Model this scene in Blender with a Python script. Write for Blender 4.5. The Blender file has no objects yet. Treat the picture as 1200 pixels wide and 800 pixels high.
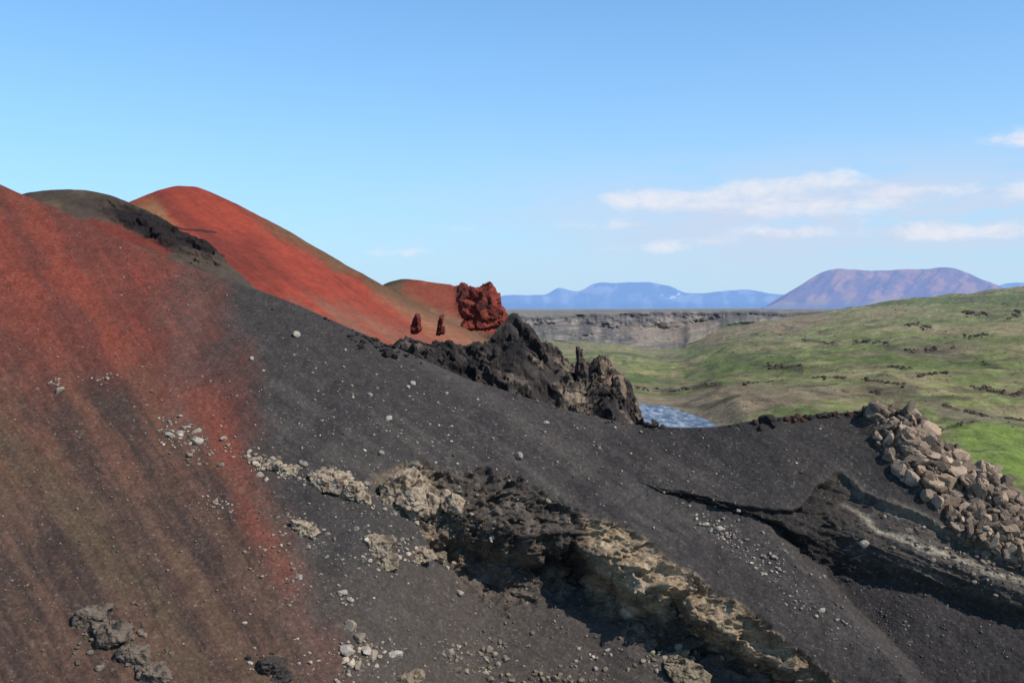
import bpy, math, numpy as np
from mathutils import Vector
rng=np.random.default_rng(7)
F=1200*35/36.0; PITCH=math.atan(42/F)
KALB=0.76
cp,sp=math.cos(PITCH),math.sin(PITCH)
def P(u,v,d):
    x=(u-600)/F; y=(400-v)/F
    ry=cp+y*sp; rz=-sp+y*cp
    k=d/ry
    return x*k, d+0*x, rz*k
def lin(c):
    c=np.array(c,float)/255
    return np.where(c<0.04045,c/12.92,((c+0.055)/1.055)**2.4)*KALB
def ss(a,b,x):
    t=np.clip((x-a)/(b-a),0,1); return t*t*(3-2*t)
def ip(x,pts):
    p=np.array(pts,float); return np.interp(x,p[:,0],p[:,1])
_sc={}
def ips(x,pts,w=35):
    key=(tuple(pts),w)
    if key not in _sc:
        g=np.arange(-700,2100,2.0); y=ip(g,pts); k=np.exp(-0.5*(np.arange(-3*w,3*w+1,2)/w)**2); k/=k.sum()
        yp=np.pad(y,len(k)//2,mode='edge'); _sc[key]=(g,np.convolve(yp,k,'valid')[:len(g)])
    g,y=_sc[key]; return np.interp(x,g,y)
def _h(x,y,z,seed):
    h=(x*np.uint32(374761393)+y*np.uint32(668265263)+z*np.uint32(2246822519)+np.uint32(seed*3266489917%4294967296))
    h=(h^(h>>np.uint32(13)))*np.uint32(1274126177)
    h=(h^(h>>np.uint32(16)))*np.uint32(2654435761)
    h=h^(h>>np.uint32(15))
    return h.astype(np.float64)/4294967295.0
def vn(x,y,z,seed=0):
    xf,yf,zf=np.floor(x),np.floor(y),np.floor(z)
    fx,fy,fz=x-xf,y-yf,z-zf
    xi,yi,zi=[a.astype(np.int64).astype(np.uint32) for a in (xf,yf,zf)]
    fx,fy,fz=[a*a*(3-2*a) for a in (fx,fy,fz)]
    r=0
    for dx in (0,1):
        for dy in (0,1):
            for dz in (0,1):
                w=(fx if dx else 1-fx)*(fy if dy else 1-fy)*(fz if dz else 1-fz)
                r=r+w*_h(xi+np.uint32(dx),yi+np.uint32(dy),zi+np.uint32(dz),seed)
    return r*2-1
def fbm(x,y,z,s,o=4,seed=0,g=0.5):
    r=0;a=1;t=0
    for i in range(o):
        r=r+a*vn(x*s+i*17.3,y*s+i*5.1,z*s-i*9.7,seed+i); t+=a; a*=g; s*=2.03
    return r/t*1.6
def ridged(x,y,z,s,o=4,seed=0,g=0.5):
    r=0;a=1;t=0
    for i in range(o):
        r=r+a*(1-2*np.abs(vn(x*s+i*17.3,y*s+i*5.1,z*s-i*9.7,seed+i))); t+=a; a*=g; s*=2.1
    return r/t
def worley(x,y,z,s,seed=0):
    x,y,z=x*s,y*s,z*s
    xf,yf,zf=np.floor(x),np.floor(y),np.floor(z)
    f1=np.full(np.shape(x),9.0); f2=f1.copy(); cid=np.zeros(np.shape(x)); til=cid.copy()
    for dx in (-1,0,1):
        for dy in (-1,0,1):
            for dz in (-1,0,1):
                a,b,c=[q.astype(np.int64).astype(np.uint32) for q in (xf+dx,yf+dy,zf+dz)]
                h1=_h(a,b,c,seed);h2=_h(a,b,c,seed+5);h3=_h(a,b,c,seed+9)
                ox,oy,oz=x-(xf+dx+h1),y-(yf+dy+h2),z-(zf+dz+h3)
                dd=np.sqrt(ox**2+oy**2+oz**2)
                m=dd<f1
                f2=np.where(m,f1,np.minimum(f2,dd)); cid=np.where(m,h1,cid)
                til=np.where(m,ox*(h2-0.5)*2+oz*(h3-0.5)*2+oy*(h1-.5)*2,til); f1=np.where(m,dd,f1)
    return f1,f2,cid,til
def facet(x,y,z,s,seed):
    wx=fbm(x,y,z,s*1.7,3,seed+40)*0.35/s; wz=fbm(x,y,z,s*1.7,3,seed+50)*0.35/s
    f1,f2,cid,til=worley(x+wx,y,z+wz,s,seed)
    e=f2-f1
    return ((cid-0.5)*1.2+til*1.1)*(0.35+0.65*ss(0,0.12,e)), e
def mfacet(m,X,Y,Z,s,seed):
    out=np.zeros(np.shape(X)); e=np.ones(np.shape(X)); k=m>0.001
    if k.any():
        a,b=facet(X[k],Y[k],Z[k],s,seed); out[k]=a; e[k]=b
    return out,e
def dpoly(u,v,pts,closed=False):
    pts=list(pts)
    if closed: pts=pts+[pts[0]]
    d=np.full(np.shape(u),1e9)
    for (x0,y0),(x1,y1) in zip(pts[:-1],pts[1:]):
        ex,ey=x1-x0,y1-y0; L=ex*ex+ey*ey+1e-9
        t=np.clip(((u-x0)*ex+(v-y0)*ey)/L,0,1)
        d=np.minimum(d,np.hypot(u-x0-t*ex,v-y0-t*ey))
    return d
def pm(u,v,pts,soft):
    d=dpoly(u,v,pts,True); ins=np.zeros(np.shape(u),bool)
    n=len(pts)
    for i in range(n):
        x0,y0=pts[i];x1,y1=pts[(i+1)%n]
        if y0==y1: continue
        c=((y0>v)!=(y1>v))&(u<(x1-x0)*(v-y0)/(y1-y0)+x0)
        ins^=c
    sd=np.where(ins,d,-d)
    return ss(-soft,soft,sd)
def mix(a,b,m):
    return a*(1-m[...,None])+b*m[...,None]
def full(u,c): return np.ones(np.shape(u)+(3,))*lin(c)

# ---------- materials
def mat_rock(name,scale=1.0,bump=0.3,var=0.25,rough=0.95,bdist=0.15,haze_glow=None):
    m=bpy.data.materials.new(name); m.use_nodes=True
    nt=m.node_tree; N=nt.nodes; L=nt.links
    b=N['Principled BSDF']; b.inputs['Roughness'].default_value=rough
    b.inputs['Specular IOR Level'].default_value=0.12
    at=N.new('ShaderNodeAttribute'); at.attribute_name='Col'
    tc=N.new('ShaderNodeTexCoord')
    n1=N.new('ShaderNodeTexNoise'); n1.inputs['Scale'].default_value=scale; n1.inputs['Detail'].default_value=4; n1.inputs['Roughness'].default_value=0.8
    L.new(tc.outputs['Object'],n1.inputs['Vector'])
    mr=N.new('ShaderNodeMapRange'); mr.inputs['From Min'].default_value=0.3; mr.inputs['From Max'].default_value=0.7
    mr.inputs['To Min'].default_value=1-var; mr.inputs['To Max'].default_value=1+var
    L.new(n1.outputs['Fac'],mr.inputs['Value'])
    vm=N.new('ShaderNodeVectorMath'); vm.operation='SCALE'
    L.new(at.outputs['Color'],vm.inputs[0]); L.new(mr.outputs[0],vm.inputs['Scale'])
    L.new(vm.outputs[0],b.inputs['Base Color'])
    if haze_glow:
        b.inputs['Emission Color'].default_value=(*haze_glow,1); b.inputs['Emission Strength'].default_value=1.0  # constant emission stands in for airlight; the rock itself is no light source
    if bump>0:
        n2=N.new('ShaderNodeTexNoise'); n2.inputs['Scale'].default_value=scale*2; n2.inputs['Detail'].default_value=3; n2.inputs['Roughness'].default_value=0.75
        L.new(tc.outputs['Object'],n2.inputs['Vector'])
        bp=N.new('ShaderNodeBump'); bp.inputs['Strength'].default_value=bump; bp.inputs['Distance'].default_value=bdist
        L.new(n2.outputs['Fac'],bp.inputs['Height']); L.new(bp.outputs[0],b.inputs['Normal'])
    return m
def add_mesh(name,V,Fc,col,mat,smooth=True,nper=4):
    V=np.asarray(V,np.float32).reshape(-1,3); Fc=np.asarray(Fc,np.int32).reshape(-1,nper)
    me=bpy.data.meshes.new(name)
    me.vertices.add(len(V)); me.vertices.foreach_set('co',V.ravel())
    me.loops.add(Fc.size); me.loops.foreach_set('vertex_index',Fc.ravel())
    me.polygons.add(len(Fc)); me.polygons.foreach_set('loop_start',np.arange(0,Fc.size,nper,dtype=np.int32))
    me.polygons.foreach_set('use_smooth',np.full(len(Fc),smooth))
    me.update(calc_edges=True)
    a=me.color_attributes.new('Col','FLOAT_COLOR','POINT')
    c=np.ones((len(V),4),np.float32); c[:,:3]=np.clip(np.asarray(col).reshape(-1,3),0.002,0.9)
    a.data.foreach_set('color',c.ravel())
    me.materials.append(mat)
    ob=bpy.data.objects.new(name,me); bpy.context.collection.objects.link(ob)
    return ob
def grid_faces(nr,nc):
    i=np.arange(nr*nc).reshape(nr,nc)
    return np.stack([i[:-1,:-1],i[:-1,1:],i[1:,1:],i[1:,:-1]],-1).reshape(-1,4)
def layer(name,u,sil,bot,dfun,colf,mat,nr=200,disp=None,back=120,backslope=0.55,front=None,smooth=True):
    u=np.asarray(u,float); nc=len(u)
    t=np.linspace(0,1,nr)[:,None]
    vs=sil(u)[None,:]; vb=bot(u)[None,:] if callable(bot) else np.full((1,nc),float(bot))
    v=vb+(vs-vb)*t; U=np.broadcast_to(u[None,:],v.shape).copy()
    d=dfun(U,v)
    X,Y,Z=P(U,v,d)
    if disp is not None:
        dx,dy,dz=disp(U,v,X,Y,Z); X=X+dx;Y=Y+dy;Z=Z+dz
    C=colf(U,v,X,Y,Z)
    nb=14; k=np.linspace(0,1,nb+1)[1:,None]**1.6
    hw=back*k
    XB=X[-1:]*(1+0*k); YB=Y[-1:]+hw; ZB=Z[-1:]-hw*backslope*ss(0,0.12,k)
    n=fbm(XB,YB,ZB,3.0/back,4,3)*min(back*0.02,3)*k
    ZB=ZB+n-(0.0 if backslope>0 else 4.0)*k
    CB=np.broadcast_to(C[-1:],(nb,nc,3))
    Xs=[X,XB];Ys=[Y,YB];Zs=[Z,ZB];Cs=[C,CB];tot=nr+nb
    if front:
        nf=10;k=np.linspace(1,0,nf+1)[:-1,None]
        Xs.insert(0,X[:1]+0*k);Ys.insert(0,Y[:1]-front*k);Zs.insert(0,Z[:1]-front*0.7*k)
        Cs.insert(0,np.broadcast_to(C[:1],(nf,nc,3)));tot+=nf
    V=np.stack([np.concatenate(Xs),np.concatenate(Ys),np.concatenate(Zs)],-1)
    return add_mesh(name,V,grid_faces(tot,nc),np.concatenate(Cs),mat,smooth)

# ================= FOREGROUND SLOPE =================
SIL=[(-200,150),(-60,190),(0,217),(30,230),(60,241),(100,261),(150,284),(200,304),(250,322),(300,338),(350,357),(400,380),(450,402),(500,424),(550,446),(600,461),(650,478),(700,490),(750,499),(800,502),(840,501),(870,496),(900,490),(950,487),(1000,483),(1045,482),(1085,499),(1110,530),(1160,556),(1200,586),(1260,630),(1400,700)]
def fsil(u): return ips(u,SIL,6)
L1=[(400,560),(440,556),(470,548),(495,540),(530,546),(560,546),(600,560),(650,583),(700,600),(735,613),(770,642),(820,681),(870,712),(920,748),(975,793),(1060,854),(1300,1000)]
L1B=[(400,562),(440,585),(480,606),(520,655),(560,688),(610,706),(640,694),(680,694),(700,726),(740,744),(790,752),(830,768),(880,803),(975,864),(1060,920),(1300,1060)]
L2=[(700,545),(775,566),(830,581),(900,599),(935,600),(955,568),(975,548),(995,556),(1010,577),(1060,597),(1120,626),(1200,657),(1260,676),(1400,720)]
L2B=[(700,549),(775,572),(830,589),(900,613),(940,655),(980,688),(1060,700),(1120,718),(1200,744),(1260,758),(1400,800)]
L3=[(880,600),(905,613),(950,655),(1000,715),(1050,765),(1085,800),(1200,900),(1400,1050)]
def fg_raw(u,v):
    vs=fsil(u)
    ds=ips(u,[(-200,165),(0,150),(400,128),(750,112),(900,108),(1000,110),(1100,105),(1200,98),(1400,90)])
    db=ips(u,[(-200,70),(0,75),(400,78),(750,82),(1000,86),(1200,82),(1400,78)])
    t=(v-vs)/(800-vs)
    t=np.where(t>1,1+(t-1)*0.8,t)
    inv=(1-t)/ds+t/db
    d=1/inv
    wob=fbm(u,v,0*u,1/30.,4,41)*6
    c1=ips(u,L1,4)+wob; b1=ips(u,L1B,6)+wob*0.6+fbm(u,0*u,0*u,1/16.,3,42)*8
    s=(v-c1)/np.maximum(b1-c1,3)
    D1=ips(u,[(400,0),(440,0.6),(480,2.8),(520,6.5),(560,10),(700,10.5),(760,8.5),(830,7.5),(900,7.5),(1000,6.5),(1300,4)],14)
    d=d+D1*(0.12*ss(0,0.2,s)+0.88*ss(0.36,0.92,s))
    c3=ips(u,L3,10)+wob*0.8
    c2=ips(u,L2,7)+wob*0.6; b2=ips(u,L2B,10)+wob*0.5
    s2=(v-c2)/np.maximum(b2-c2,3)
    D2a=ips(u,[(740,0),(800,0.9),(900,1.3),(960,0.6),(1400,0.3)],14)
    D2b=ips(u,[(885,0),(940,3.2),(975,4.6),(1010,3.8),(1060,3.4),(1200,3.4),(1400,3.5)],10)
    on3=1-ss(0,26,v-c3)
    d=d+(0.22*ss(0.0,0.12,s2)+0.78*ss(0.45,0.98,s2))*(D2a+D2b*on3)
    m1=ss(-0.04,0.06,s)*(1-ss(0.92,1.12,s))*ss(425,470,u)
    m2=ss(-0.04,0.08,s2)*(1-ss(0.85,1.1,s2))*ss(765,800,u)
    m2=m2*np.where(u>905,on3,1)
    return d,s,s2,m1,m2,c3
def fg_fac(m1,m2,X,Y,Z):
    m=np.maximum(m1,m2)
    return mfacet(m1,X,Y,Z*1.25,0.20,11),mfacet(m,X,Y,Z*1.3,0.55,13),mfacet(m,X,Y,Z,1.5,14)
def fg_disp(u,v,X,Y,Z,m1,m2):
    a=fbm(X,Y,Z,1/28.,2,1)*0.9+fbm(X,Y,Z,1/7.,3,2)*0.25+fbm(X,Y,Z,1/1.5,4,3,0.65)*0.17
    sA=-u*math.sin(math.radians(56))+v*math.cos(math.radians(56))
    a=a+fbm(sA,0.12*(u+v),0*u,1/16.,4,5,0.65)*0.09*ss(520,300,u)
    sB=-u*math.sin(math.radians(33))+v*math.cos(math.radians(33))
    a=a+fbm(sB,0.08*(u+v),0*u,1/16.,4,6,0.65)*0.12*ss(300,520,u)
    f=ss(fsil(u),fsil(u)+30,v)*0.8+0.2
    a=a*f
    rub=pm(u,v,RUB,8)
    a=a+rub*(ridged(X,Y,Z,0.3,4,9)*0.9)
    (fa,e1),(fb,e2),(fc,e3)=fg_fac(m1,m2,X,Y,Z)
    r=fa*2.0+fb*0.9+fc*0.34+fbm(X,Y,Z*2,0.9,3,12)*0.3
    sh=v-0.42*u
    r2=fb*0.4*ss(1040,960,u)+fb*0.2+fc*0.18+fbm(0.08*u,sh,0*u,1/7.,4,17)*0.42
    a=a+r*m1+r2*m2
    return 0.3*a,-0.6*a,0.7*a*(1-0.6*np.clip(m1+m2,0,1))
RUB=[(1002,470),(1035,535),(1070,575),(1100,605),(1125,640),(1200,672),(1420,750),(1420,600),(1260,560),(1200,540),(1100,470)]
def fg(u,v):
    u=np.asarray(u,float);v=np.asarray(v,float)
    d,s,s2,m1,m2,c3=fg_raw(u,v); X,Y,Z=P(u,v,d)
    a,b,c=fg_disp(u,v,X,Y,Z,m1,m2); return X+a,Y+b,Z+c
REDP=[(-300,100),(0,205),(120,250),(215,300),(235,330),(245,370),(255,430),(275,490),(262,530),(225,490),(175,440),(110,420),(40,430),(-300,430)]
def fg_col(u,v,X,Y,Z):
    d,s,s2,m1,m2,c3=fg_raw(u,v)
    z0=0*u
    wx=fbm(u,v,z0,1/60.,6,21,0.62)*30; wy=fbm(u,v,z0,1/60.,6,22,0.62)*30
    uu,vv=u+wx,v+wy
    aA=math.radians(57); aB=math.radians(33)
    stA=fbm(-u*math.sin(aA)+v*math.cos(aA),0.12*(u*math.cos(aA)+v*math.sin(aA)),z0,1/26.,6,31,0.74)
    stB=fbm(-u*math.sin(aB)+v*math.cos(aB),0.09*(u*math.cos(aB)+v*math.sin(aB)),z0,1/26.,6,33,0.74)
    n1=fbm(X,Y,Z,0.08,6,23,0.65); n2=fbm(X,Y,Z,0.9,4,24,0.65); n3=vn(X*5,Y*5,Z*5,25)
    C=full(u,(67,63,61)); C=mix(C,full(u,(86,80,76)),ss(-0.15,0.7,stB)*0.85)
    C=mix(C,full(u,(50,47,47)),ss(0.0,0.8,n1)*0.75)
    edge=ip(v,[(200,215),(320,245),(400,262),(500,285),(600,315),(700,360),(800,405),(1000,520)])
    lw=ss(55,-65,uu-edge+14*stA)
    br=mix(full(u,(98,75,63)),full(u,(70,58,53)),ss(-0.4,0.5,stA+0.3*n1))
    br=mix(br,full(u,(92,81,62)),ss(0.1,0.8,-stA+0.3*n1)*ss(430,620,v)*0.6)
    C=mix(C,br,lw)
    red=pm(uu+10*stA,vv,REDP,50)
    rc=mix(full(u,(132,66,53)),full(u,(106,60,52)),ss(-0.5,0.5,stA+0.5*n1))
    C=mix(C,rc,red*0.95)
    mid=pm(uu,vv,[(-300,380),(100,380),(230,450),(200,560),(90,560),(-300,540)],75)
    C=mix(C,full(u,(116,73,58)),mid*0.5*ss(-0.6,0.5,-stA))
    C=mix(C,full(u,(96,84,77)),ss(38,4,dpoly(uu,vv,[(212,330),(225,420),(212,500)]))*0.4)
    st=dpoly(u+wx*0.7,v,[(232,470),(268,545),(305,625),(345,690),(385,770),(420,850)])
    C=mix(C,full(u,(124,71,58)),ss(34,0,st)*ss(-0.7,0.5,stA+0.3)*0.75)
    C=mix(C,full(u,(88,79,72)),pm(uu,vv,[(330,690),(520,640),(700,745),(860,800),(860,1000),(430,1000)],35)*0.55)
    olive=dpoly(uu,vv,[(-20,505),(90,610),(200,740),(270,850)])
    C=mix(C,full(u,(94,84,62)),ss(34,3,olive)*0.3)
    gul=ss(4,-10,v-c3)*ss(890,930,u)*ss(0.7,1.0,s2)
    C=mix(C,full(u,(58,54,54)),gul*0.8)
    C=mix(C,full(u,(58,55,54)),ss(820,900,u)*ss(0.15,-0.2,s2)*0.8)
    rk=fbm(X,Y,Z,0.35,5,51,0.6)
    (_,_1),(fb,e2),(fc,e3)=fg_fac(m1,m2,X,Y,Z)
    dark=mix(full(u,(84,76,69)),full(u,(116,104,92)),ss(-0.1,0.7,rk+0.3*fb))
    dark=mix(dark,full(u,(50,46,44)),ss(0.0,0.7,-rk-0.3*fb))
    tan=mix(full(u,(170,148,120)),full(u,(116,98,80)),ss(-0.2,0.6,rk+0.3*fc)); tan=mix(tan,full(u,(194,177,152)),ss(0.2,0.8,-rk-0.3*fb)*0.7)
    tw=ss(670,715,uu)*(1-ss(0.55,0.82,s+0.3*rk+0.1*fb)); tw=np.maximum(tw,ss(0.6,0.95,rk)*0.3)
    tw=np.maximum(tw,pm(uu,v,[(690,600),(730,610),(760,690),(720,720),(695,690)],14)*0.8)
    tw=np.maximum(tw,ss(545,500,uu)*0.6)
    cl=mix(dark,tan,tw)
    cl=cl*(0.8+0.2*ss(0,0.12,e2))[...,None]
    C=mix(C,cl,m1)
    sn=s2+0.10*fbm(u,v,z0,1/50.,4,61)+0.03*n2
    band=ss(-0.35,0.4,fbm(sn*42,z0+0.004*u,z0,1/5.,3,63))
    stc=mix(full(u,(84,78,72)),full(u,(158,147,129)),band*ss(955,1010,u)*ss(-1.0,0.1,rk)*ss(0.85,0.5,s2))
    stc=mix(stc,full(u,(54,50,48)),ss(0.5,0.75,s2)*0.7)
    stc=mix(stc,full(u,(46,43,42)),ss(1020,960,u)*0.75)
    stc=stc*(0.8+0.2*ss(0,0.15,e3))[...,None]
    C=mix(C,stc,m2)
    C=mix(C,full(u,(108,96,84)),pm(u,v,RUB,8)*0.9)
    sp_=ss(0.5,0.8,n3)*0.4*(1-0.5*red)
    C=mix(C,full(u,(128,118,108)),sp_*(0.6+0.5*n2).clip(0,1))
    return C*(1+0.18*n2+0.14*n3)[...,None]
M_ash=mat_rock('volcanic_ash_rock',2.6,0.7,0.36,bdist=0.13)
uf=np.concatenate([np.linspace(-200,-25,40,endpoint=False),np.linspace(-25,1225,1150),np.linspace(1228,1400,40)])
def fgd(U,v): return fg_raw(U,v)[0]
def fgdisp(U,v,X,Y,Z):
    _,s,s2,m1,m2,c3=fg_raw(U,v); return fg_disp(U,v,X,Y,Z,m1,m2)
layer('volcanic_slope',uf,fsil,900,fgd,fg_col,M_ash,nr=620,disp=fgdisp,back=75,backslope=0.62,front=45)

# ================= BACK HILLS =================
def hill(name,u,silp,botoff,dt,db,colf,mat,nr,amp,seed,rock=None,back=80,sl=0.5,sm=5,jag=0.0,rs=1.0):
    sil=lambda u: ips(u,silp,sm)+(fbm(u,0*u,0*u,1/16.,4,seed+8,0.65)*jag)
    bot=(lambda u: np.maximum(fsil(u),sil(u))+botoff)
    def df(U,v):
        vs=sil(U);vb=bot(U);t=(v-vb)/(vs-vb); return 1/((1-t)/ips(U,db,12)+t/ips(U,dt,12))
    def dp(U,v,X,Y,Z):
        a=amp*(fbm(X,Y,Z,1/30.,3,seed)*0.8+fbm(X,Y,Z,1/6.,4,seed+3)*0.25)
        if rock is not None:
            m=rock(U,v)
            fa,_=mfacet(m,X,Y,Z,0.10,seed+1); fb,_=mfacet(m,X,Y,Z,0.28,seed+2); fc,_=mfacet(m,X,Y,Z,0.8,seed+3)
            r=fa*3.2+fb*1.8+fc*0.7+fbm(X,Y,Z,0.9,3,seed+6)*0.3
            a=a+m*r*rs
        return 0.2*a,-0.65*a,0.7*a
    return layer(name,u,sil,bot,df,colf,mat,nr=nr,disp=dp,back=back,backslope=sl)
M_far=mat_rock('cinder_slope',1.0,0.45,0.22,bdist=0.3)
CONE=[(90,262),(120,252),(150,237),(185,223),(205,218),(230,218),(255,228),(300,250),(340,272),(400,308),(450,337),(500,363),(550,385),(590,405),(660,450)]
def cone_col(u,v,X,Y,Z):
    z0=0*u; w=fbm(u,v,z0,1/30.,5,71,0.6)*12
    a=math.radians(35); st=fbm(-u*math.sin(a)+v*math.cos(a),0.08*u,z0,1/14.,5,72,0.68)
    n=fbm(X,Y,Z,0.5,4,73,0.65)
    C=mix(full(u,(154,68,52)),full(u,(128,60,49)),ss(-0.3,0.6,st))
    C=mix(C,full(u,(108,52,44)),pm(u+w,v+w,[(235,262),(300,275),(330,320),(280,330),(230,300)],14)*0.6)
    ds=v-ips(u,CONE,5)
    C=mix(C,full(u,(104,84,62)),ss(18,3,ds+w*0.5)*ss(270,340,u)*0.85)
    C=mix(C,full(u,(140,106,86)),pm(u+w,v+w*0.5,[(340,345),(400,350),(460,378),(560,410),(470,425),(400,400)],14)*ss(-0.5,0.5,st)*0.6)
    C=mix(C,full(u,(150,112,84)),pm(u+w,v+w*0.5,[(440,345),(520,378),(580,405),(560,412),(500,390)],10)*0.7)
    C=mix(C,full(u,(142,114,78)),pm(u+w,v+w*0.5,[(148,240),(175,230),(205,262),(190,265)],8)*0.7)
    C=mix(C,full(u,(52,40,38)),ss(2.6,0.6,dpoly(u+w*0.3,v+w*0.3,[(185,262),(225,268),(250,270)]))*0.8)
    C=mix(C,full(u,(46,36,36)),ss(7,1.5,dpoly(u+w*0.6,v+w*0.3,[(205,288),(230,296),(255,300)]))*0.9)
    return C*(1+0.16*n)[...,None]
hill('red_cinder_cone',np.linspace(90,660,520),CONE,30,[(90,200),(230,215),(400,205),(600,190)],[(90,165),(400,150),(600,155)],cone_col,M_far,230,0.9,81,back=110)
DH=[(-60,262),(0,240),(12,232),(30,226),(60,223),(100,223),(130,229),(150,238),(175,249),(195,261),(215,278),(240,292),(275,318),(310,350)]
def dh_rock(u,v): return pm(u,v,[(112,234),(150,236),(200,258),(270,305),(240,320),(190,290),(150,268),(120,252)],6)
def dh_col(u,v,X,Y,Z):
    z0=0*u; w=fbm(u,v,z0,1/25.,4,91)*7; n=fbm(X,Y,Z,0.5,4,93,0.65)
    C=full(u,(78,68,59)); C=mix(C,full(u,(104,86,66)),ss(0,0.8,fbm(u,v*2,z0,1/30.,3,92))*0.7)
    C=mix(C,full(u,(60,50,46)),pm(u+w,v+w,[(90,236),(150,236),(200,260),(160,270)],10))
    C=mix(C,full(u,(112,56,47)),pm(u+w,v+w*0.5,[(95,255),(140,262),(200,288),(190,300),(120,275)],5))
    C=mix(C,full(u,(40,35,35)),pm(u+w,v+w*0.6,[(128,240),(160,244),(200,262),(230,278),(265,302),(225,298),(190,290),(160,268),(138,260)],4)*0.95)
    return C*(1+0.2*n)[...,None]
hill('dark_ash_hill',np.linspace(-60,308,380),DH,25,[(-60,172),(275,165)],[(-60,158),(275,146)],dh_col,M_far,150,0.7,95,rock=dh_rock,back=60,rs=0.4)
H2=[(425,350),(440,338),(452,331),(470,326),(490,328),(530,333),(555,333),(575,336),(588,352),(597,374),(612,394),(650,430)]
def h2_rock(u,v): return pm(u,v,[(532,330),(600,326),(612,392),(580,392),(550,384),(536,360)],6)
def h2_col(u,v,X,Y,Z):
    z0=0*u; w=fbm(u,v,z0,1/22.,4,101)*8; n=fbm(X,Y,Z,0.4,4,103)
    C=full(u,(114,92,70)); C=mix(C,full(u,(140,70,56)),pm(u+w,v+w,[(475,326),(570,330),(580,385),(530,390),(505,360),(470,340)],9)*0.85)
    C=mix(C,full(u,(132,110,90)),pm(u+w,v+w,[(500,360),(540,372),(570,392),(610,410),(540,410)],9)*0.8)
    C=mix(C,full(u,(72,64,54)),ss(5,1,v-ip(u,H2)+w*0.3)*ss(500,470,u)*0.8)
    C=mix(C,mix(full(u,(136,66,55)),full(u,(78,44,41)),ss(-0.2,0.6,fbm(X,Y,Z,0.3,4,104))),h2_rock(u,v))
    C=mix(C,full(u,(58,50,50)),ss(384,394,v+w*0.4)*ss(545,580,u)*0.8)
    return C*(1+0.15*n)[...,None]
hill('red_cinder_hill',np.linspace(425,650,300),H2,15,[(425,262),(650,250)],[(425,225),(650,215)],h2_col,M_far,160,0.9,105,rock=h2_rock,rs=0.5,back=80)
CR=[(455,408),(468,400),(480,398),(500,403),(515,401),(535,407),(560,402),(575,391),(588,379),(596,370),(606,367),(614,376),(624,386),(640,402),(656,414),(666,427),(690,427),(698,418),(712,417),(722,432),(735,444),(742,460),(749,476),(757,500),(775,530)]
SMO=[(612,425),(645,425),(660,442),(645,452),(615,444)]
def cr_col(u,v,X,Y,Z):
    rk=fbm(X,Y,Z,0.22,5,111,0.65); n=fbm(X,Y,Z,1.1,4,112); fb,e=facet(X,Y,Z,0.28,117)
    C=mix(full(u,(68,61,57)),full(u,(108,97,86)),ss(0.0,0.8,rk+0.4*fb)); C=mix(C,full(u,(44,41,41)),ss(0,0.6,-rk-0.3*fb))
    C=mix(C,full(u,(154,136,114)),ss(0.1,0.7,n*0.5+0.5*rk+0.3*fb)*ss(580,680,u)*0.7)
    C=mix(C,full(u,(56,53,53)),pm(u,v,SMO,6)*0.7)
    return C*(1+0.15*n)[...,None]
hill('basalt_crags',np.linspace(455,775,600),CR,20,[(455,146),(500,146),(550,150),(600,172),(775,170)],[(455,128),(600,132),(775,136)],cr_col,M_far,260,0.6,115,rock=lambda u,v:ss(455,475,u)*(0.4+0.6*ss(0,7,v-ip(u,CR)))*(1-0.6*pm(u,v,SMO,6)),back=40,sl=0.8,sm=2,jag=4.0,rs=0.66)

# ================= GREEN HILLSIDE / VALLEY =================
GS=[(560,401),(700,402),(740,407),(770,411),(800,410),(825,400),(850,388),(900,378),(960,369),(1000,361),(1050,353),(1100,348),(1150,342),(1200,337),(1300,326),(1450,318)]
LEDG=[[(745,457),(790,460),(845,452)],[(1005,452),(1030,460),(1060,466)],[(1060,412),(1120,408)],[(1118,366),(1160,369),(1195,366)],[(1135,466),(1165,471),(1200,472)],[(940,402),(980,405)],[(1075,452),(1110,446)],[(1150,428),(1175,432)],[(870,455),(935,448),(990,450)],[(1105,492),(1150,500),(1200,505)],[(1090,520),(1140,512)],[(1000,400),(1040,404)],[(900,430),(940,434)],[(1040,432),(1070,436)],[(980,470),(1030,476)],[(1130,395),(1165,392)],[(1060,380),(1090,383)]]
def gsil(u): return ips(u,GS,10)
def gr_d(U,v):
    vs=gsil(U); t=(v-vs)/(560-vs)
    ds=ips(U,[(560,1400),(740,1380),(850,1400),(1200,1600),(1450,1700)],50); db=ips(U,[(560,358),(850,358),(1200,385),(1450,400)],50)
    return 1/np.maximum((1-t)/ds+t/db,1e-4)
RIV=[(700,478),(745,474),(775,476),(800,484),(822,490),(840,500),(850,512),(700,520)]
def gr_disp(U,v,X,Y,Z):
    q=ss(0,30,dpoly(U,v,RIV,True))*(1-pm(U,v,RIV,1))
    a=fbm(X,Y,Z*0,1/180.,4,121)*7*ss(0,40,v-gsil(U)+6)+ridged(X,Y,Z*0,1/60.,4,122)*3.4+fbm(X,Y,Z*0,1/9.,3,125)*0.6
    a=a*q
    return 0*a,0*a,a
def gr_surf(u,v):
    X,Y,Z=P(u,v,gr_d(u,v)); a=gr_disp(u,v,X,Y,Z)[2]; return X,Y,Z+a
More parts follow.
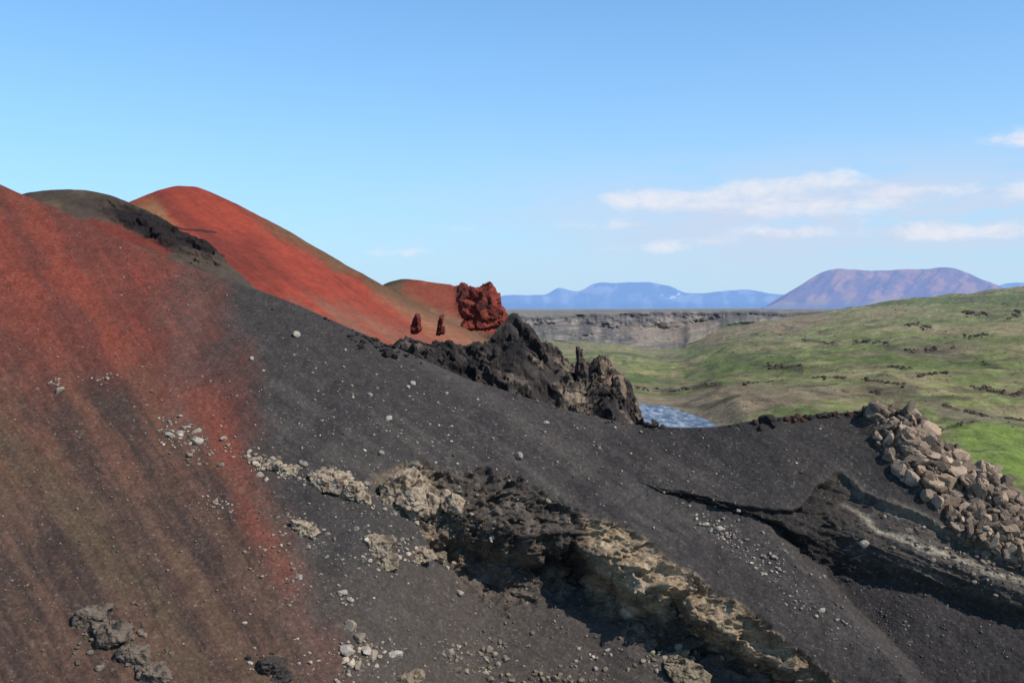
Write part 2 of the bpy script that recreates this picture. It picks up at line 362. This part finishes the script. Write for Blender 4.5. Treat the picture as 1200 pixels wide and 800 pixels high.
def gr_col(u,v,X,Y,Z):
    z0=0*u
    n0=fbm(X,Y,z0,1/160.,5,131,0.6);n1=fbm(X,Y,z0,1/40.,5,132,0.7);n2=fbm(X,Y,z0,1/7.,4,133,0.6)
    C=mix(full(u,(118,125,75)),full(u,(148,146,98)),ss(-0.3,0.6,n1)); C=mix(C,full(u,(92,104,60)),ss(0.1,0.7,n0-0.3*n1)*0.8)
    C=mix(C,full(u,(148,134,102)),ss(-0.1,0.5,-n0+0.7*n1)*0.75)
    w=n1*16
    C=mix(C,full(u,(138,122,100)),pm(u+w,v+w*0.5,[(700,462),(850,455),(960,462),(1080,470),(1000,484),(850,505),(700,505)],9)*ss(-0.7,0.3,n1+0.4)*0.95)
    C=mix(C,full(u,(156,134,106)),pm(u+w,v+w*0.3,[(815,400),(850,380),(960,368),(980,376),(940,388),(860,395),(830,412)],4)*0.85)
    C=mix(C,full(u,(122,110,92)),pm(u+w,v+w*0.5,[(1080,485),(1130,490),(1200,505),(1200,520),(1110,510)],7)*0.8)
    C=mix(C,full(u,(130,114,94)),pm(u+w,v+w*0.5,[(1040,405),(1130,402),(1160,412),(1100,420),(1050,418)],6)*0.8)
    C=mix(C,full(u,(132,118,92)),ss(0.2,0.8,fbm(X,Y,z0,1/25.,4,136,0.6))*0.65)
    C=mix(C,full(u,(134,118,92)),ss(0.1,0.7,fbm(u,v*4,z0,1/30.,5,138,0.68))*0.6)
    C=mix(C,full(u,(112,134,62)),pm(u+w,v+w*0.5,[(1110,512),(1210,515),(1300,600),(1150,560)],9)*0.8)
    for L in LEDG:
        m=ss(3.0,0.4,dpoly(u,v+n1*3,L)+1.2*fbm(u,v,z0,1/8.,3,134))*ss(-0.3,0.2,fbm(u,v,z0,1/11.,3,135)+0.2)
        C=mix(C,full(u,(70,63,55)),m*0.8)
    C=mix(C,full(u,(88,80,66)),ss(0.5,0.7,ridged(X,Y,z0,1/30.,4,137))*ss(-0.3,0.3,n0)*0.65)
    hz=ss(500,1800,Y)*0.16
    C=mix(C,full(u,(150,162,165)),hz)  # distance haze painted into the grass colour, stronger farther off
    return C*(1+0.3*n2)[...,None]
M_gr=mat_rock('moss_grassland',0.25,0.7,0.3,bdist=1.5)
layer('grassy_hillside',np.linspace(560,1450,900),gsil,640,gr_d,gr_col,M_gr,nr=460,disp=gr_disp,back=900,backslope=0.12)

# river
def river():
    us=np.linspace(700,852,90); top=ip(us,[(700,478),(745,474),(775,476),(800,483),(822,489),(840,499),(852,511)])
    top=top+fbm(us,0*us,0*us,1/14.,3,77)*1.5
    t=np.linspace(0,1,60)[:,None]; v=520+(top[None,:]-520)*t; U=np.broadcast_to(us,v.shape)
    d=gr_d(U,v); X,Y,Z=P(U,v,d); Z=Z+0.6
    m=bpy.data.materials.new('glacial_river_water'); m.use_nodes=True; nt=m.node_tree;N=nt.nodes;L=nt.links;b=N['Principled BSDF']
    tc=N.new('ShaderNodeTexCoord');mp=N.new('ShaderNodeMapping');mp.inputs['Scale'].default_value=(0.2,0.05,0.1)
    n=N.new('ShaderNodeTexNoise');n.inputs['Scale'].default_value=1.0;n.inputs['Detail'].default_value=7;n.inputs['Roughness'].default_value=0.75
    L.new(tc.outputs['Object'],mp.inputs[0]);L.new(mp.outputs[0],n.inputs['Vector'])
    r=N.new('ShaderNodeValToRGB');r.color_ramp.elements[0].position=0.45;r.color_ramp.elements[0].color=(0.07,0.10,0.15,1);r.color_ramp.elements[1].position=0.72;r.color_ramp.elements[1].color=(0.45,0.5,0.55,1)
    L.new(n.outputs['Fac'],r.inputs[0]);L.new(r.outputs[0],b.inputs['Base Color']);b.inputs['Roughness'].default_value=0.6
    b.inputs['Specular IOR Level'].default_value=0.25
    bp=N.new('ShaderNodeBump');bp.inputs['Strength'].default_value=0.8;bp.inputs['Distance'].default_value=0.8;L.new(n.outputs['Fac'],bp.inputs['Height']);L.new(bp.outputs[0],b.inputs['Normal'])
    add_mesh('river',np.stack([X,Y,Z],-1),grid_faces(60,90),np.ones((60*90,3))*0.2,m)
river()

# canyon
CT=[(520,362.5),(700,362.5),(930,361.8),(1000,362),(1300,362)]
def cy_rim(U):
    return ips(U,[(520,371),(640,370),(720,367),(760,365.5),(830,365),(930,365),(1300,365)],15)+fbm(U,0*U,0*U,1/40.,5,151,0.6)*1.4
def cy_foot(U):
    return cy_rim(U)+ips(U,[(520,28),(640,28),(700,38),(760,50),(800,46),(835,24),(860,14),(930,10),(1300,8)],10)+fbm(U,0*U,0*U,1/30.,4,152)*5
def cy_d(U,v):
    rim=cy_rim(U); foot=cy_foot(U); k=v-rim
    q=np.clip(k/(foot-rim),0,1)
    D=ips(U,[(520,150),(680,150),(740,260),(800,240),(840,110),(1300,90)],16)
    pr=0.06*ss(0,0.4,q)+0.44*ss(0.38,0.65,q)+0.5*ss(0.6,1.05,q)
    d=1600-D*pr
    dfo=1600-D
    d=np.where(v>foot,np.minimum(dfo,np.maximum(dfo/(1+np.clip(v-foot,0,80)*0.012),gr_d(U,v)*1.03)),d)
    t=np.clip(-k/np.maximum(rim-ip(U,CT),0.5),0,1)
    return np.where(k<=0,1/((1-t)/1600+t/14000),d)
def cy_disp(U,v,X,Y,Z):
    rim=cy_rim(U); foot=cy_foot(U); m=ss(0,3,v-rim)*ss(4,-10,v-foot)
    a=ridged(X,Y*0.3,Z*0.9,1/130.,5,153,0.62)*24*m+fbm(X,Y,Z*2.0,1/25.,4,155,0.6)*7*m
    return 0*a,-a,0.05*a
def cy_col(u,v,X,Y,Z):
    z0=0*u; rim=cy_rim(u); k=v-rim; q=k/(cy_foot(u)-rim); n=fbm(u,v*1.6,z0,1/14.,5,161,0.7); n2=fbm(u,v*2.5,z0,1/6.,4,162,0.6); nv=fbm(u,v*0.7,z0,1/6.,4,165,0.7)
    C=full(u,(124,113,102)); C=mix(C,full(u,(84,77,73)),ss(-0.2,0.4,nv)*0.8); C=mix(C,full(u,(162,146,126)),ss(0.0,0.5,-n)*0.75)
    lay=fbm(u*0.12,k*1.6+2.0*n,z0,1/3.,3,166); C=mix(C,full(u,(80,73,70)),ss(-0.1,0.5,lay)*0.6)
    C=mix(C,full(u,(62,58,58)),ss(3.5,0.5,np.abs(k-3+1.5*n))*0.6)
    C=mix(C,full(u,(114,112,86)),ss(0.0,0.6,n2*0.6+n)*ss(0.4,0.7,q)*0.5)
    C=mix(C,full(u,(122,128,88)),ss(0.9,1.15,q+0.2*n)*0.85)
    C=mix(C,full(u,(158,138,112)),pm(u+6*n,v+4*n,[(720,385),(790,380),(830,374),(850,388),(830,400),(760,405)],6)*0.55)
    C=mix(C,full(u,(134,126,110)),ss(1.0,-0.6,k+1.2*n)) 
    C=mix(C,full(u,(104,104,98)),ss(-0.5,-2.5,k)*ss(-0.5,0.6,n)*0.6)
    C=mix(C,full(u,(146,160,180)),np.full(np.shape(u),0.14)+ss(2500,12000,Y)*0.5)  # airlight mixed into the canyon colour, growing with distance
    return C
M_cy=mat_rock('canyon_rock',0.06,0.7,0.2,bdist=3)
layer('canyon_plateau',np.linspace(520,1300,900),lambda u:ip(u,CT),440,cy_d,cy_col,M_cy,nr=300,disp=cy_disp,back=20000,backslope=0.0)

# mountains
def mtn(name,u,silp,d,colf,nr,amp,seed,mat):
    def df(U,v):
        t=(364-v)/60.; return d*(0.9+0.5*t)
    def dp(U,v,X,Y,Z):
        h=np.clip((364-v)/10.,0,1)*np.clip((v-ip(U,silp))/6,0,1)
        a=ridged(X,Y,Z*0.6,1/(d*0.06),4,seed,0.45)*amp*h
        return 0*a,-a*1.5,a*0.1
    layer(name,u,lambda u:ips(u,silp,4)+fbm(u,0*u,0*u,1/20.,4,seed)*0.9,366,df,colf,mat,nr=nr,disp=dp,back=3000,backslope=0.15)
M_mt=mat_rock('mountain_range_haze_glow',0.002,0.0,0.04,haze_glow=(0.13,0.24,0.46))  # aerial haze put in as an even blue glow on the rock
M_mt2=mat_rock('table_mountain_haze_glow',0.002,0.0,0.04,haze_glow=(0.12,0.18,0.36))  # same painted airlight, a darker blue glow
def m1c(u,v,X,Y,Z):
    z0=0*u;n=fbm(u,v,z0,1/10.,4,171); C=mix(full(u,(80,102,134)),full(u,(108,122,148)),ss(-0.2,0.7,n))  # blue in the base colour is painted distance haze
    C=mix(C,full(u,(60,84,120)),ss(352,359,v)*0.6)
    C=mix(C,full(u,(180,182,188)),pm(u+8*n,v+4*n,[(770,344),(788,338),(802,350),(775,352)],3)*ss(0.0,0.5,fbm(u,v*2,z0,1/5.,3,172))*0.7)
    return C
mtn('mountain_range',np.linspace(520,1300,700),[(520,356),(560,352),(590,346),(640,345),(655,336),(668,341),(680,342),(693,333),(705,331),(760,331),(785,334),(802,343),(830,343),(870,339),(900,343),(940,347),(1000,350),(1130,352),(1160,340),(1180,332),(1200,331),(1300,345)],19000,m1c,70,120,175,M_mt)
def m2c(u,v,X,Y,Z):
    z0=0*u;n=fbm(u,v,z0,1/14.,5,181,0.65);n2=fbm(u+v*0.7,v*0.25,z0,1/6.,4,182)
    C=mix(full(u,(92,92,114)),full(u,(134,112,114)),ss(-0.3,0.5,n)); C=mix(C,full(u,(70,76,104)),ss(0.1,0.7,n2)*0.6)  # bluish tones include aerial haze painted into the rock colour
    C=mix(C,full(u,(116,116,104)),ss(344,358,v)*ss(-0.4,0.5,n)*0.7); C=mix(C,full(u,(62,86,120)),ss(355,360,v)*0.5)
    return C
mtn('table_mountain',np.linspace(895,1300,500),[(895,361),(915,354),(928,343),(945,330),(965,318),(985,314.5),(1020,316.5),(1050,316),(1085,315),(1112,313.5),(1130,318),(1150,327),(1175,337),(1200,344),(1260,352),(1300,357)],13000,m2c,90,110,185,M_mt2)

# ground sheet
def ground():
    x=np.sinh(np.linspace(-6,6,81))/np.sinh(6)*45000; y=x
    X,Y=np.meshgrid(x,y); Z=np.full_like(X,-75.0)
    add_mesh('ground',np.stack([X,Y,Z],-1),grid_faces(81,81),np.ones(X.shape+(3,))*lin((100,104,80)),M_gr)
ground()

# ================= ROCKS =================
import bmesh
def ico(sub):
    bm=bmesh.new(); bmesh.ops.create_icosphere(bm,subdivisions=sub,radius=1)
    V=np.array([v.co[:] for v in bm.verts]); Fc=np.array([[v.index for v in f.verts] for f in bm.faces]); bm.free(); return V/np.linalg.norm(V,axis=1)[:,None],Fc
ICO={s:ico(s) for s in (2,3,5,6)}
def rockdirs(sub,r,npl=9,lo=0.5,hi=1.0,boxy=False):
    V,Fc=ICO[sub]; p=r.normal(size=(npl,3))
    if boxy:
        bx=np.array([[1,0,0],[-1,0,0],[0,1,0],[0,-1,0],[0,0,1],[0,0,-1]],float)+r.normal(size=(6,3))*0.25
        p=np.concatenate([bx,p])
    p/=np.linalg.norm(p,axis=1)[:,None]; c=r.uniform(lo,hi,len(p))
    if boxy: c[:6]=r.uniform(0.68,0.88,6); c[6:]=r.uniform(0.78,1.0,len(p)-6)
    dt=V@p.T; rr=np.where(dt>0.05,c/np.maximum(dt,0.05),9).min(1); rr=np.minimum(rr,1.3)
    return V*rr[:,None],Fc
TPL=[rockdirs(3 if i%2 else 2,np.random.default_rng(i),7+i%4,boxy=(i%3==0)) for i in range(24)]
def scatter(name,items,mat,surf=fg,sink=0.25,flat=(0.55,0.9),tilt=0.5):
    u=np.array([i[0] for i in items],float);v=np.array([i[1] for i in items],float)
    X,Y,Z=surf(u,v); VV=[];FF=[];CC=[];o=0
    for i,it in enumerate(items):
        T,Fc=TPL[rng.integers(12)*2+(1 if it[2]>9 else 0)]
        r=it[2]*Y[i]/F*0.55
        s=np.array([1,rng.uniform(0.6,1.0),rng.uniform(*flat)])*r
        a,b,c_=rng.uniform(0,6.28),rng.uniform(-tilt,tilt),rng.uniform(0,6.28)
        Rz=np.array([[math.cos(a),-math.sin(a),0],[math.sin(a),math.cos(a),0],[0,0,1]]);Ry=np.array([[math.cos(b),0,math.sin(b)],[0,1,0],[-math.sin(b),0,math.cos(b)]])
        Rx=np.array([[1,0,0],[0,math.cos(c_),-math.sin(c_)],[0,math.sin(c_),math.cos(c_)]])
        q=((T@Rx.T)*s)@Rz.T; q=q@Ry.T
        q=q+np.array([X[i],Y[i],Z[i]+r*(0.5-sink)])
        VV.append(q);FF.append(Fc+o);o+=len(q)
        c=lin(it[3])*rng.uniform(0.75,1.2); CC.append(np.broadcast_to(c,(len(q),3)))
    return add_mesh(name,np.concatenate(VV),np.concatenate(FF),np.concatenate(CC),mat,False,3)
M_st=mat_rock('weathered_stone',3.0,0.6,0.35,bdist=0.1)
items=[]
def cluster(cu,cv,su,sv,n,smin,smax,col=(168,157,143),ang=0):
    a=math.radians(ang)
    for _ in range(n):
        x,y=rng.normal(0,su),rng.normal(0,sv)
        uu=cu+x*math.cos(a)-y*math.sin(a); v2=cv+x*math.sin(a)+y*math.cos(a)
        if v2<fsil(uu)+4: continue
        s=smin+(smax-smin)*rng.random()**3.0
        g=rng.uniform(0.8,1.12); items.append((uu,v2,s,tuple(min(235,c*g) for c in col)))
for c in [(68,445,6,6,14,2,7),(122,440,7,5,16,2,6),(200,505,14,10,40,2,8),(225,525,16,10,50,2,9,(158,146,130),35),(255,595,12,8,45,1.5,5),(355,622,14,7,45,2,10,(170,158,140),35),(420,760,14,13,42,3,16,(172,156,136)),(425,775,22,12,50,2,9),(560,762,22,12,110,2,10,(146,134,118)),(480,640,45,14,90,2,9),(400,640,60,40,160,1,5),(690,765,10,6,20,2,9),(780,775,20,9,60,2,12,(160,146,124)),(310,545,24,7,120,2,9,(166,154,136),22),(395,570,28,9,110,2,10,(166,154,136),22),(480,595,30,8,70,2,9,(166,154,136),22),(470,495,60,30,90,1,5),(870,640,45,14,90,1.5,6,(162,150,138),40),(930,690,50,14,100,1.5,6,(162,150,138),40),(840,620,8,5,14,3,8),(860,635,30,5,35,2,6,(162,150,138),35),(340,480,80,40,160,1,4),(200,640,120,70,400,1,4,(124,110,96)),(100,540,80,60,200,1,4,(122,104,90)),(560,520,120,30,160,1,4),(750,560,120,30,140,1,3.5),(600,740,120,30,340,1,5,(128,116,103)),(1060,750,70,30,260,1,3.5,(116,110,106)),(1020,720,50,16,120,1,3,(116,110,106)),(350,780,60,20,110,1,6),(60,690,50,50,120,1,4,(112,100,80)),(490,600,40,20,70,1.5,7),(130,750,30,20,80,2,9,(118,106,94)),(320,780,14,8,26,3,9,(82,76,72)),(420,402,7,3,10,3,7,(60,56,54)),(150,350,110,50,140,1,3,(124,90,78)),(700,520,8,5,8,2,5),(405,700,8,5,14,3,8),(350,670,50,20,70,1.5,6,(148,132,116)),(910,660,6,4,6,3,8),(640,790,60,10,80,2,9,(138,124,106)),(560,610,60,20,60,2,8,(100,88,78),30),(800,720,70,10,90,2,8,(156,140,116),40),(1120,655,50,10,120,1.5,8,(150,134,118),25)]:
    cluster(*c)
for _ in range(4000):
    u_=rng.uniform(-20,1220); v_=rng.uniform(230,810)
    if v_<fsil(u_)+6: continue
    g=rng.uniform(90,155); items.append((u_,v_,0.8+2.2*rng.random()**3,(g,g*0.94,g*0.87)))
for q in [(608,536,14,10),(348,390,8,8),(455,493,7,7),(446,534,8,8),(433,466,6,6),(483,452,7,6),(407,762,20,18),(430,760,15,14),(465,766,15,12),(400,695,12,9),(523,463,6,5),(295,420,7,5),(262,515,8,7),(1057,566,9,8),(640,497,6,5),(350,678,10,9),(868,598,6,5),(905,655,6,5),(478,455,5,4),(842,622,12,6),(960,720,8,5),(1010,640,9,7),(70,453,11,8),(200,512,10,8),(232,520,12,8),(540,690,10,7)]:
    items.append((q[0],q[1],q[2],(174,163,149)))
scatter('scattered_stones',items,M_st)
dk=[(768,498,13,(58,54,52)),(759,499,8,(60,56,54)),(776,501,6,(62,58,56)),(900,492,17,(56,53,52)),(908,498,12,(58,56,54)),(893,501,9,(60,58,56)),(456,416,15,(52,48,48)),(449,411,10,(56,52,52)),(462,419,9,(56,52,52))]
for _ in range(60):
    uu=rng.normal(435,22); dk.append((uu,fsil(uu)+abs(rng.normal(0,5)),rng.uniform(1.5,6),(56,52,50)))
for _ in range(150):
    uu=rng.uniform(885,1010); r_=rng.random()<0.45; dk.append((uu,fsil(uu)+abs(rng.normal(0,2.5)),1.2+7*rng.random()**2.5,(98,64,54) if r_ else (60,57,55)))
for _ in range(100):
    uu=rng.uniform(600,890); dk.append((uu,fsil(uu)+abs(rng.normal(0,2)),1+3*rng.random()**3,(70,66,64)))
scatter('dark_lava_stones',dk,M_st)
lg=[]
for L in LEDG:
    us=[p[0] for p in L]; vs_=[p[1] for p in L]; nn=int((us[-1]-us[0])*1.3)
    off=rng.random()*100
    for _ in range(nn):
        uu=rng.uniform(us[0],us[-1])
        if vn(np.array([uu/9.]),np.array([off]),np.array([0.]),3)[0]<-0.35: continue
        g=rng.uniform(0.8,1.25); lg.append((uu,np.interp(uu,us,vs_)+rng.normal(0,1.3),1.2+4.0*rng.random()**2,(80*g,72*g,62*g)))
for _ in range(700):
    uu=rng.uniform(850,1200); vv_=rng.uniform(gsil(uu)+10,530); g=rng.uniform(0.8,1.3); lg.append((uu,vv_,0.7+1.8*rng.random()**3,(92*g,84*g,72*g)))
scatter('basalt_ledge_rocks',lg,M_st,surf=gr_surf,flat=(0.5,0.8))
# rubble
rub=[]
cand_u=rng.uniform(990,1290,14000); cand_v=rng.uniform(472,730,14000)
pmv=pm(cand_u,cand_v,RUB,9); fs=fsil(cand_u); thr=rng.uniform(0.2,0.8,14000)
cn_=fbm(cand_u,cand_v,0*cand_u,1/25.,3,300)
for i in range(14000):
    if cand_v[i]<fs[i]+1 or pmv[i]<thr[i]: continue
    big=rng.random()**(4 if cn_[i]>0 else 8)
    b=rng.uniform(0.66,1.1); gr=rng.uniform(0,8); rub.append((cand_u[i],cand_v[i],1.8+19*big,(160*b,(138+gr*0.5)*b,(117+gr)*b)))
    if len(rub)>3600: break
for q in [(1105,578,34),(1085,512,28),(1180,635,34),(1150,622,24),(1065,496,18),(1035,491,16),(1125,545,24),(1140,588,26),(1165,570,20),(1100,545,22),(1020,490,14),(1195,612,26),(1160,645,18),(1075,560,14),(1190,655,16)]:
    rub.append((q[0],q[1],q[2],(166,143,120)))
scatter('boulder_rubble',rub,M_st,flat=(0.35,0.95),sink=0.05,tilt=1.3)

def bigrock(name,parts,mat,surf,noise=0.12,seed=0,colA=(168,148,116),colB=(84,74,64),tilt=0.3):
    VV=[];FF=[];CC=[];o=0
    r=np.random.default_rng(seed)
    for (u,v,w,h) in parts:
        X,Y,Z=[float(a[0]) for a in surf(np.array([float(u)]),np.array([float(v)]))]
        q,Fc=rockdirs(6 if w>30 else 5,r,10,boxy=True)
        sx=w*Y/F/2*1.15; sz=h*Y/F/2*1.15
        q=q*np.array([sx,(sx+sz)*0.5,sz])
        tl=r.uniform(-tilt,tilt); ct,st_=math.cos(tl),math.sin(tl)
        q=q@np.array([[ct,0,st_],[0,1,0],[-st_,0,ct]])
        n=np.array([X,Y,Z]); dirn=q/np.linalg.norm(q,axis=1)[:,None]; q=q+n; R=(sx+sz)/2
        x,y,z=q[:,0]/R,q[:,1]/R,q[:,2]/R
        fa,e1=facet(x,y,z,1.3,seed+1); fb,e2=facet(x,y,z,3.2,seed+2)
        a=(fa*0.7+fb*0.28+fbm(x,y,z,5.0,4,seed+2)*0.3)*noise
        q=q+dirn*a[:,None]*R
        c=fbm(x,y,z,2.0,5,seed+3,0.65)+0.2*fb
        col=mix(full(c,colA),full(c,colB),ss(-0.1,0.6,c)); col=col*(0.8+0.2*ss(0,0.1,e2))[:,None]
        VV.append(q);FF.append(Fc+o);o+=len(q);CC.append(col)
    return add_mesh(name,np.concatenate(VV),np.concatenate(FF),np.concatenate(CC),mat,True,3)
TANA,TANB=(170,152,130),(96,83,71)
bigrock('tan_boulder',[(392,568,50,26),(410,578,42,26),(378,560,34,16),(425,587,18,14)],M_st,fg,0.24,3,TANA,TANB)
bigrock('tan_boulder',[(318,547,28,9),(340,552,22,10),(298,540,20,7)],M_st,fg,0.24,5,TANA,TANB)
bigrock('tan_boulder',[(466,574,44,36),(488,582,46,38),(505,592,26,26),(530,590,24,26),(476,590,40,24)],M_st,fg,0.24,7,TANA,TANB)
bigrock('tan_boulder',[(444,642,32,26),(455,656,26,16),(492,650,32,18),(515,650,24,15),(435,632,14,12)],M_st,fg,0.24,9,(154,139,118),TANB)
bigrock('tan_boulder',[(352,620,24,11),(362,628,22,11)],M_st,fg,0.24,11,TANA,TANB)
bigrock('dark_basalt_boulder',[(110,725,42,24),(130,745,46,28),(155,768,40,24),(180,790,36,20)],M_st,fg,0.28,13,(116,103,91),(62,56,52))
bigrock('dark_basalt_boulder',[(318,780,34,22),(332,792,24,16)],M_st,fg,0.28,15,(76,71,66),(48,45,43))
bigrock('tan_boulder',[(475,792,46,14),(800,787,52,22),(790,772,32,14)],M_st,fg,0.26,19,(144,129,108),(86,76,64))
bs=lambda dd:(lambda u,v:P(u,v,np.full(np.shape(u),float(dd))))
bigrock('red_rock_outcrop',[(569,360,28,42),(552,366,22,32),(585,370,14,24),(573,341,18,18),(561,346,18,16),(564,380,50,12),(579,352,14,24),(545,362,14,24),(592,382,16,12)],M_far,bs(229),0.26,22,(136,66,55),(78,44,41),tilt=0.25)
bigrock('red_rock_spire',[(489,379,8,22),(487,385,12,12)],M_far,bs(160),0.2,23,(118,56,47),(86,46,42))
bigrock('red_rock_spire',[(516,380,6,24),(517,387,9,11)],M_far,bs(160),0.2,25,(118,56,47),(86,46,42))
bigrock('basalt_pinnacle',[(679,424,7,36),(681,440,12,32)],M_far,bs(160),0.25,27,(90,79,71),(48,45,44),tilt=0.1)
bigrock('basalt_pinnacle',[(707,438,18,30),(697,452,20,28),(724,456,18,32),(712,426,8,18)],M_far,bs(161),0.3,29,(132,114,96),(58,52,49))
bigrock('basalt_pinnacle',[(603,384,12,24),(612,396,22,22),(628,408,22,16)],M_far,bs(170),0.3,31,(70,60,56),(42,39,39))

# ================= SKY & LIGHT =================
S=Vector((0.62,-0.40,0.72)).normalized()
el=math.asin(S.z); rot=math.atan2(S.x,S.y)
w=bpy.data.worlds.new('World'); bpy.context.scene.world=w; w.use_nodes=True
nt=w.node_tree; N=nt.nodes; L=nt.links; bg=N['Background']
sky=N.new('ShaderNodeTexSky'); sky.sky_type='NISHITA'; sky.sun_disc=False; sky.sun_elevation=el; sky.sun_rotation=rot
sky.altitude=300; sky.air_density=1.0; sky.dust_density=0.4; sky.ozone_density=2.0
def M(op,a,b=None,c=None):
    n=N.new('ShaderNodeMath'); n.operation=op
    for i,x in enumerate((a,b,c)):
        if x is None: continue
        if isinstance(x,(int,float)): n.inputs[i].default_value=x
        else: L.new(x,n.inputs[i])
    return n.outputs[0]
tc=N.new('ShaderNodeTexCoord'); sx=N.new('ShaderNodeSeparateXYZ'); L.new(tc.outputs['Generated'],sx.inputs[0])
az=M('ARCTAN2',sx.outputs[0],sx.outputs[1]); elv=M('ARCSINE',sx.outputs[2])
def gauss(u,v,wu,wv,amp):
    a0=(u-600)/F; e0=(358-v)/F
    p=M('POWER',M('ABSOLUTE',M('DIVIDE',M('SUBTRACT',az,a0),wu/F)),2.0); q=M('POWER',M('ABSOLUTE',M('DIVIDE',M('SUBTRACT',elv,e0),wv/F)),2.0)
    return M('MULTIPLY',M('EXPONENT',M('MULTIPLY',M('ADD',p,q),-1.0)),amp)
def cloudnoise(sxx,sz,scale,detail,off,dist=0.0):
    cb=N.new('ShaderNodeCombineXYZ'); L.new(M('MULTIPLY',az,sxx),cb.inputs[0]); L.new(M('MULTIPLY',elv,sz),cb.inputs[1]); cb.inputs[2].default_value=off
    n=N.new('ShaderNodeTexNoise'); n.inputs['Scale'].default_value=scale; n.inputs['Detail'].default_value=detail; n.inputs['Roughness'].default_value=0.62; n.inputs['Distortion'].default_value=dist
    L.new(cb.outputs[0],n.inputs['Vector']); return n.outputs['Fac']
g=None
# azimuth / elevation centres of the cloud bank (angles written as offsets in 1/F radians)
for a in [(755,236,60,14,1.2),(860,238,70,14,1.0),(905,222,60,12,1.0),(975,216,30,10,1.2),(1050,235,60,12,0.9),(780,290,80,9,1.1),(470,297,42,8,1.0),(1160,187,50,10,1.1),(1190,175,40,11,1.2),(1160,238,60,13,1.0),(1100,278,120,13,1.0),(960,252,90,12,0.95),(540,268,28,6,0.6),(700,264,60,9,0.8),(900,275,80,9,0.7)]:
    x=gauss(*a); g=x if g is None else M('ADD',g,x)
cn=cloudnoise(1.0,2.2,26,9,4.1,0.3)
dens=M('ADD',M('MULTIPLY',M('MULTIPLY',M('SUBTRACT',cn,0.5),2.6),M('MINIMUM',M('MULTIPLY',g,1.5),1.0)),M('SUBTRACT',M('MINIMUM',g,1.0),0.42))
mr=N.new('ShaderNodeMapRange'); mr.interpolation_type='SMOOTHSTEP'; mr.inputs['From Min'].default_value=-0.05; mr.inputs['From Max'].default_value=1.05; L.new(dens,mr.inputs['Value'])
hz=gauss(960,262,340,60,1.0)
cn2=cloudnoise(1.0,4.5,9,8,7.7,0.2)
mr2=N.new('ShaderNodeMapRange'); mr2.interpolation_type='SMOOTHSTEP'; mr2.inputs['From Min'].default_value=0.24; mr2.inputs['From Max'].default_value=0.58; L.new(cn2,mr2.inputs['Value'])
thin=M('MULTIPLY',hz,mr2.outputs[0])
def mixc(f,a,b):
    n=N.new('ShaderNodeMix'); n.data_type='RGBA'; L.new(f,n.inputs[0])
    for x,k in ((a,6),(b,7)):
        if isinstance(x,tuple): n.inputs[k].default_value=x
        else: L.new(x,n.inputs[k])
    return n.outputs[2]
BS=0.12
tf=N.new('ShaderNodeMapRange'); tf.inputs['From Min'].default_value=0.40; tf.inputs['From Max'].default_value=0.9; tf.inputs['To Min'].default_value=1.0; tf.inputs['To Max'].default_value=0.0; L.new(elv,tf.inputs['Value'])
tint=N.new('ShaderNodeMix'); tint.data_type='RGBA'; tint.blend_type='MULTIPLY'; L.new(tf.outputs[0],tint.inputs[0])
L.new(sky.outputs[0],tint.inputs[6]); tint.inputs[7].default_value=(0.64,1.26,1.66,1)
hh=M('MULTIPLY',M('EXPONENT',M('MULTIPLY',M('MAXIMUM',elv,0.0),-5.0)),0.95)
c0=mixc(hh,tint.outputs[2],(0.53/BS,0.71/BS,0.90/BS,1))
c1=mixc(thin,c0,(0.61/BS,0.69/BS,0.86/BS,1))
c2=mixc(M('MULTIPLY',mr.outputs[0],0.95),c1,(0.82/BS,0.84/BS,0.92/BS,1))
L.new(c2,bg.inputs['Color']); bg.inputs['Strength'].default_value=BS
sl=bpy.data.lights.new('sun','SUN'); sl.energy=5.0; sl.angle=math.radians(0.5); sl.color=(1,0.94,0.86)
so=bpy.data.objects.new('sun',sl); bpy.context.collection.objects.link(so); so.rotation_mode='QUATERNION'; so.rotation_quaternion=S.to_track_quat('Z','Y')
cam=bpy.data.cameras.new('camera'); cam.lens=35; cam.sensor_width=36; cam.clip_start=0.5; cam.clip_end=120000
co=bpy.data.objects.new('camera',cam); bpy.context.collection.objects.link(co); co.rotation_euler=(math.pi/2-PITCH,0,0)
bpy.context.scene.camera=co
sc=bpy.context.scene; sc.view_settings.view_transform='Standard'; sc.view_settings.look='None'; sc.view_settings.exposure=0
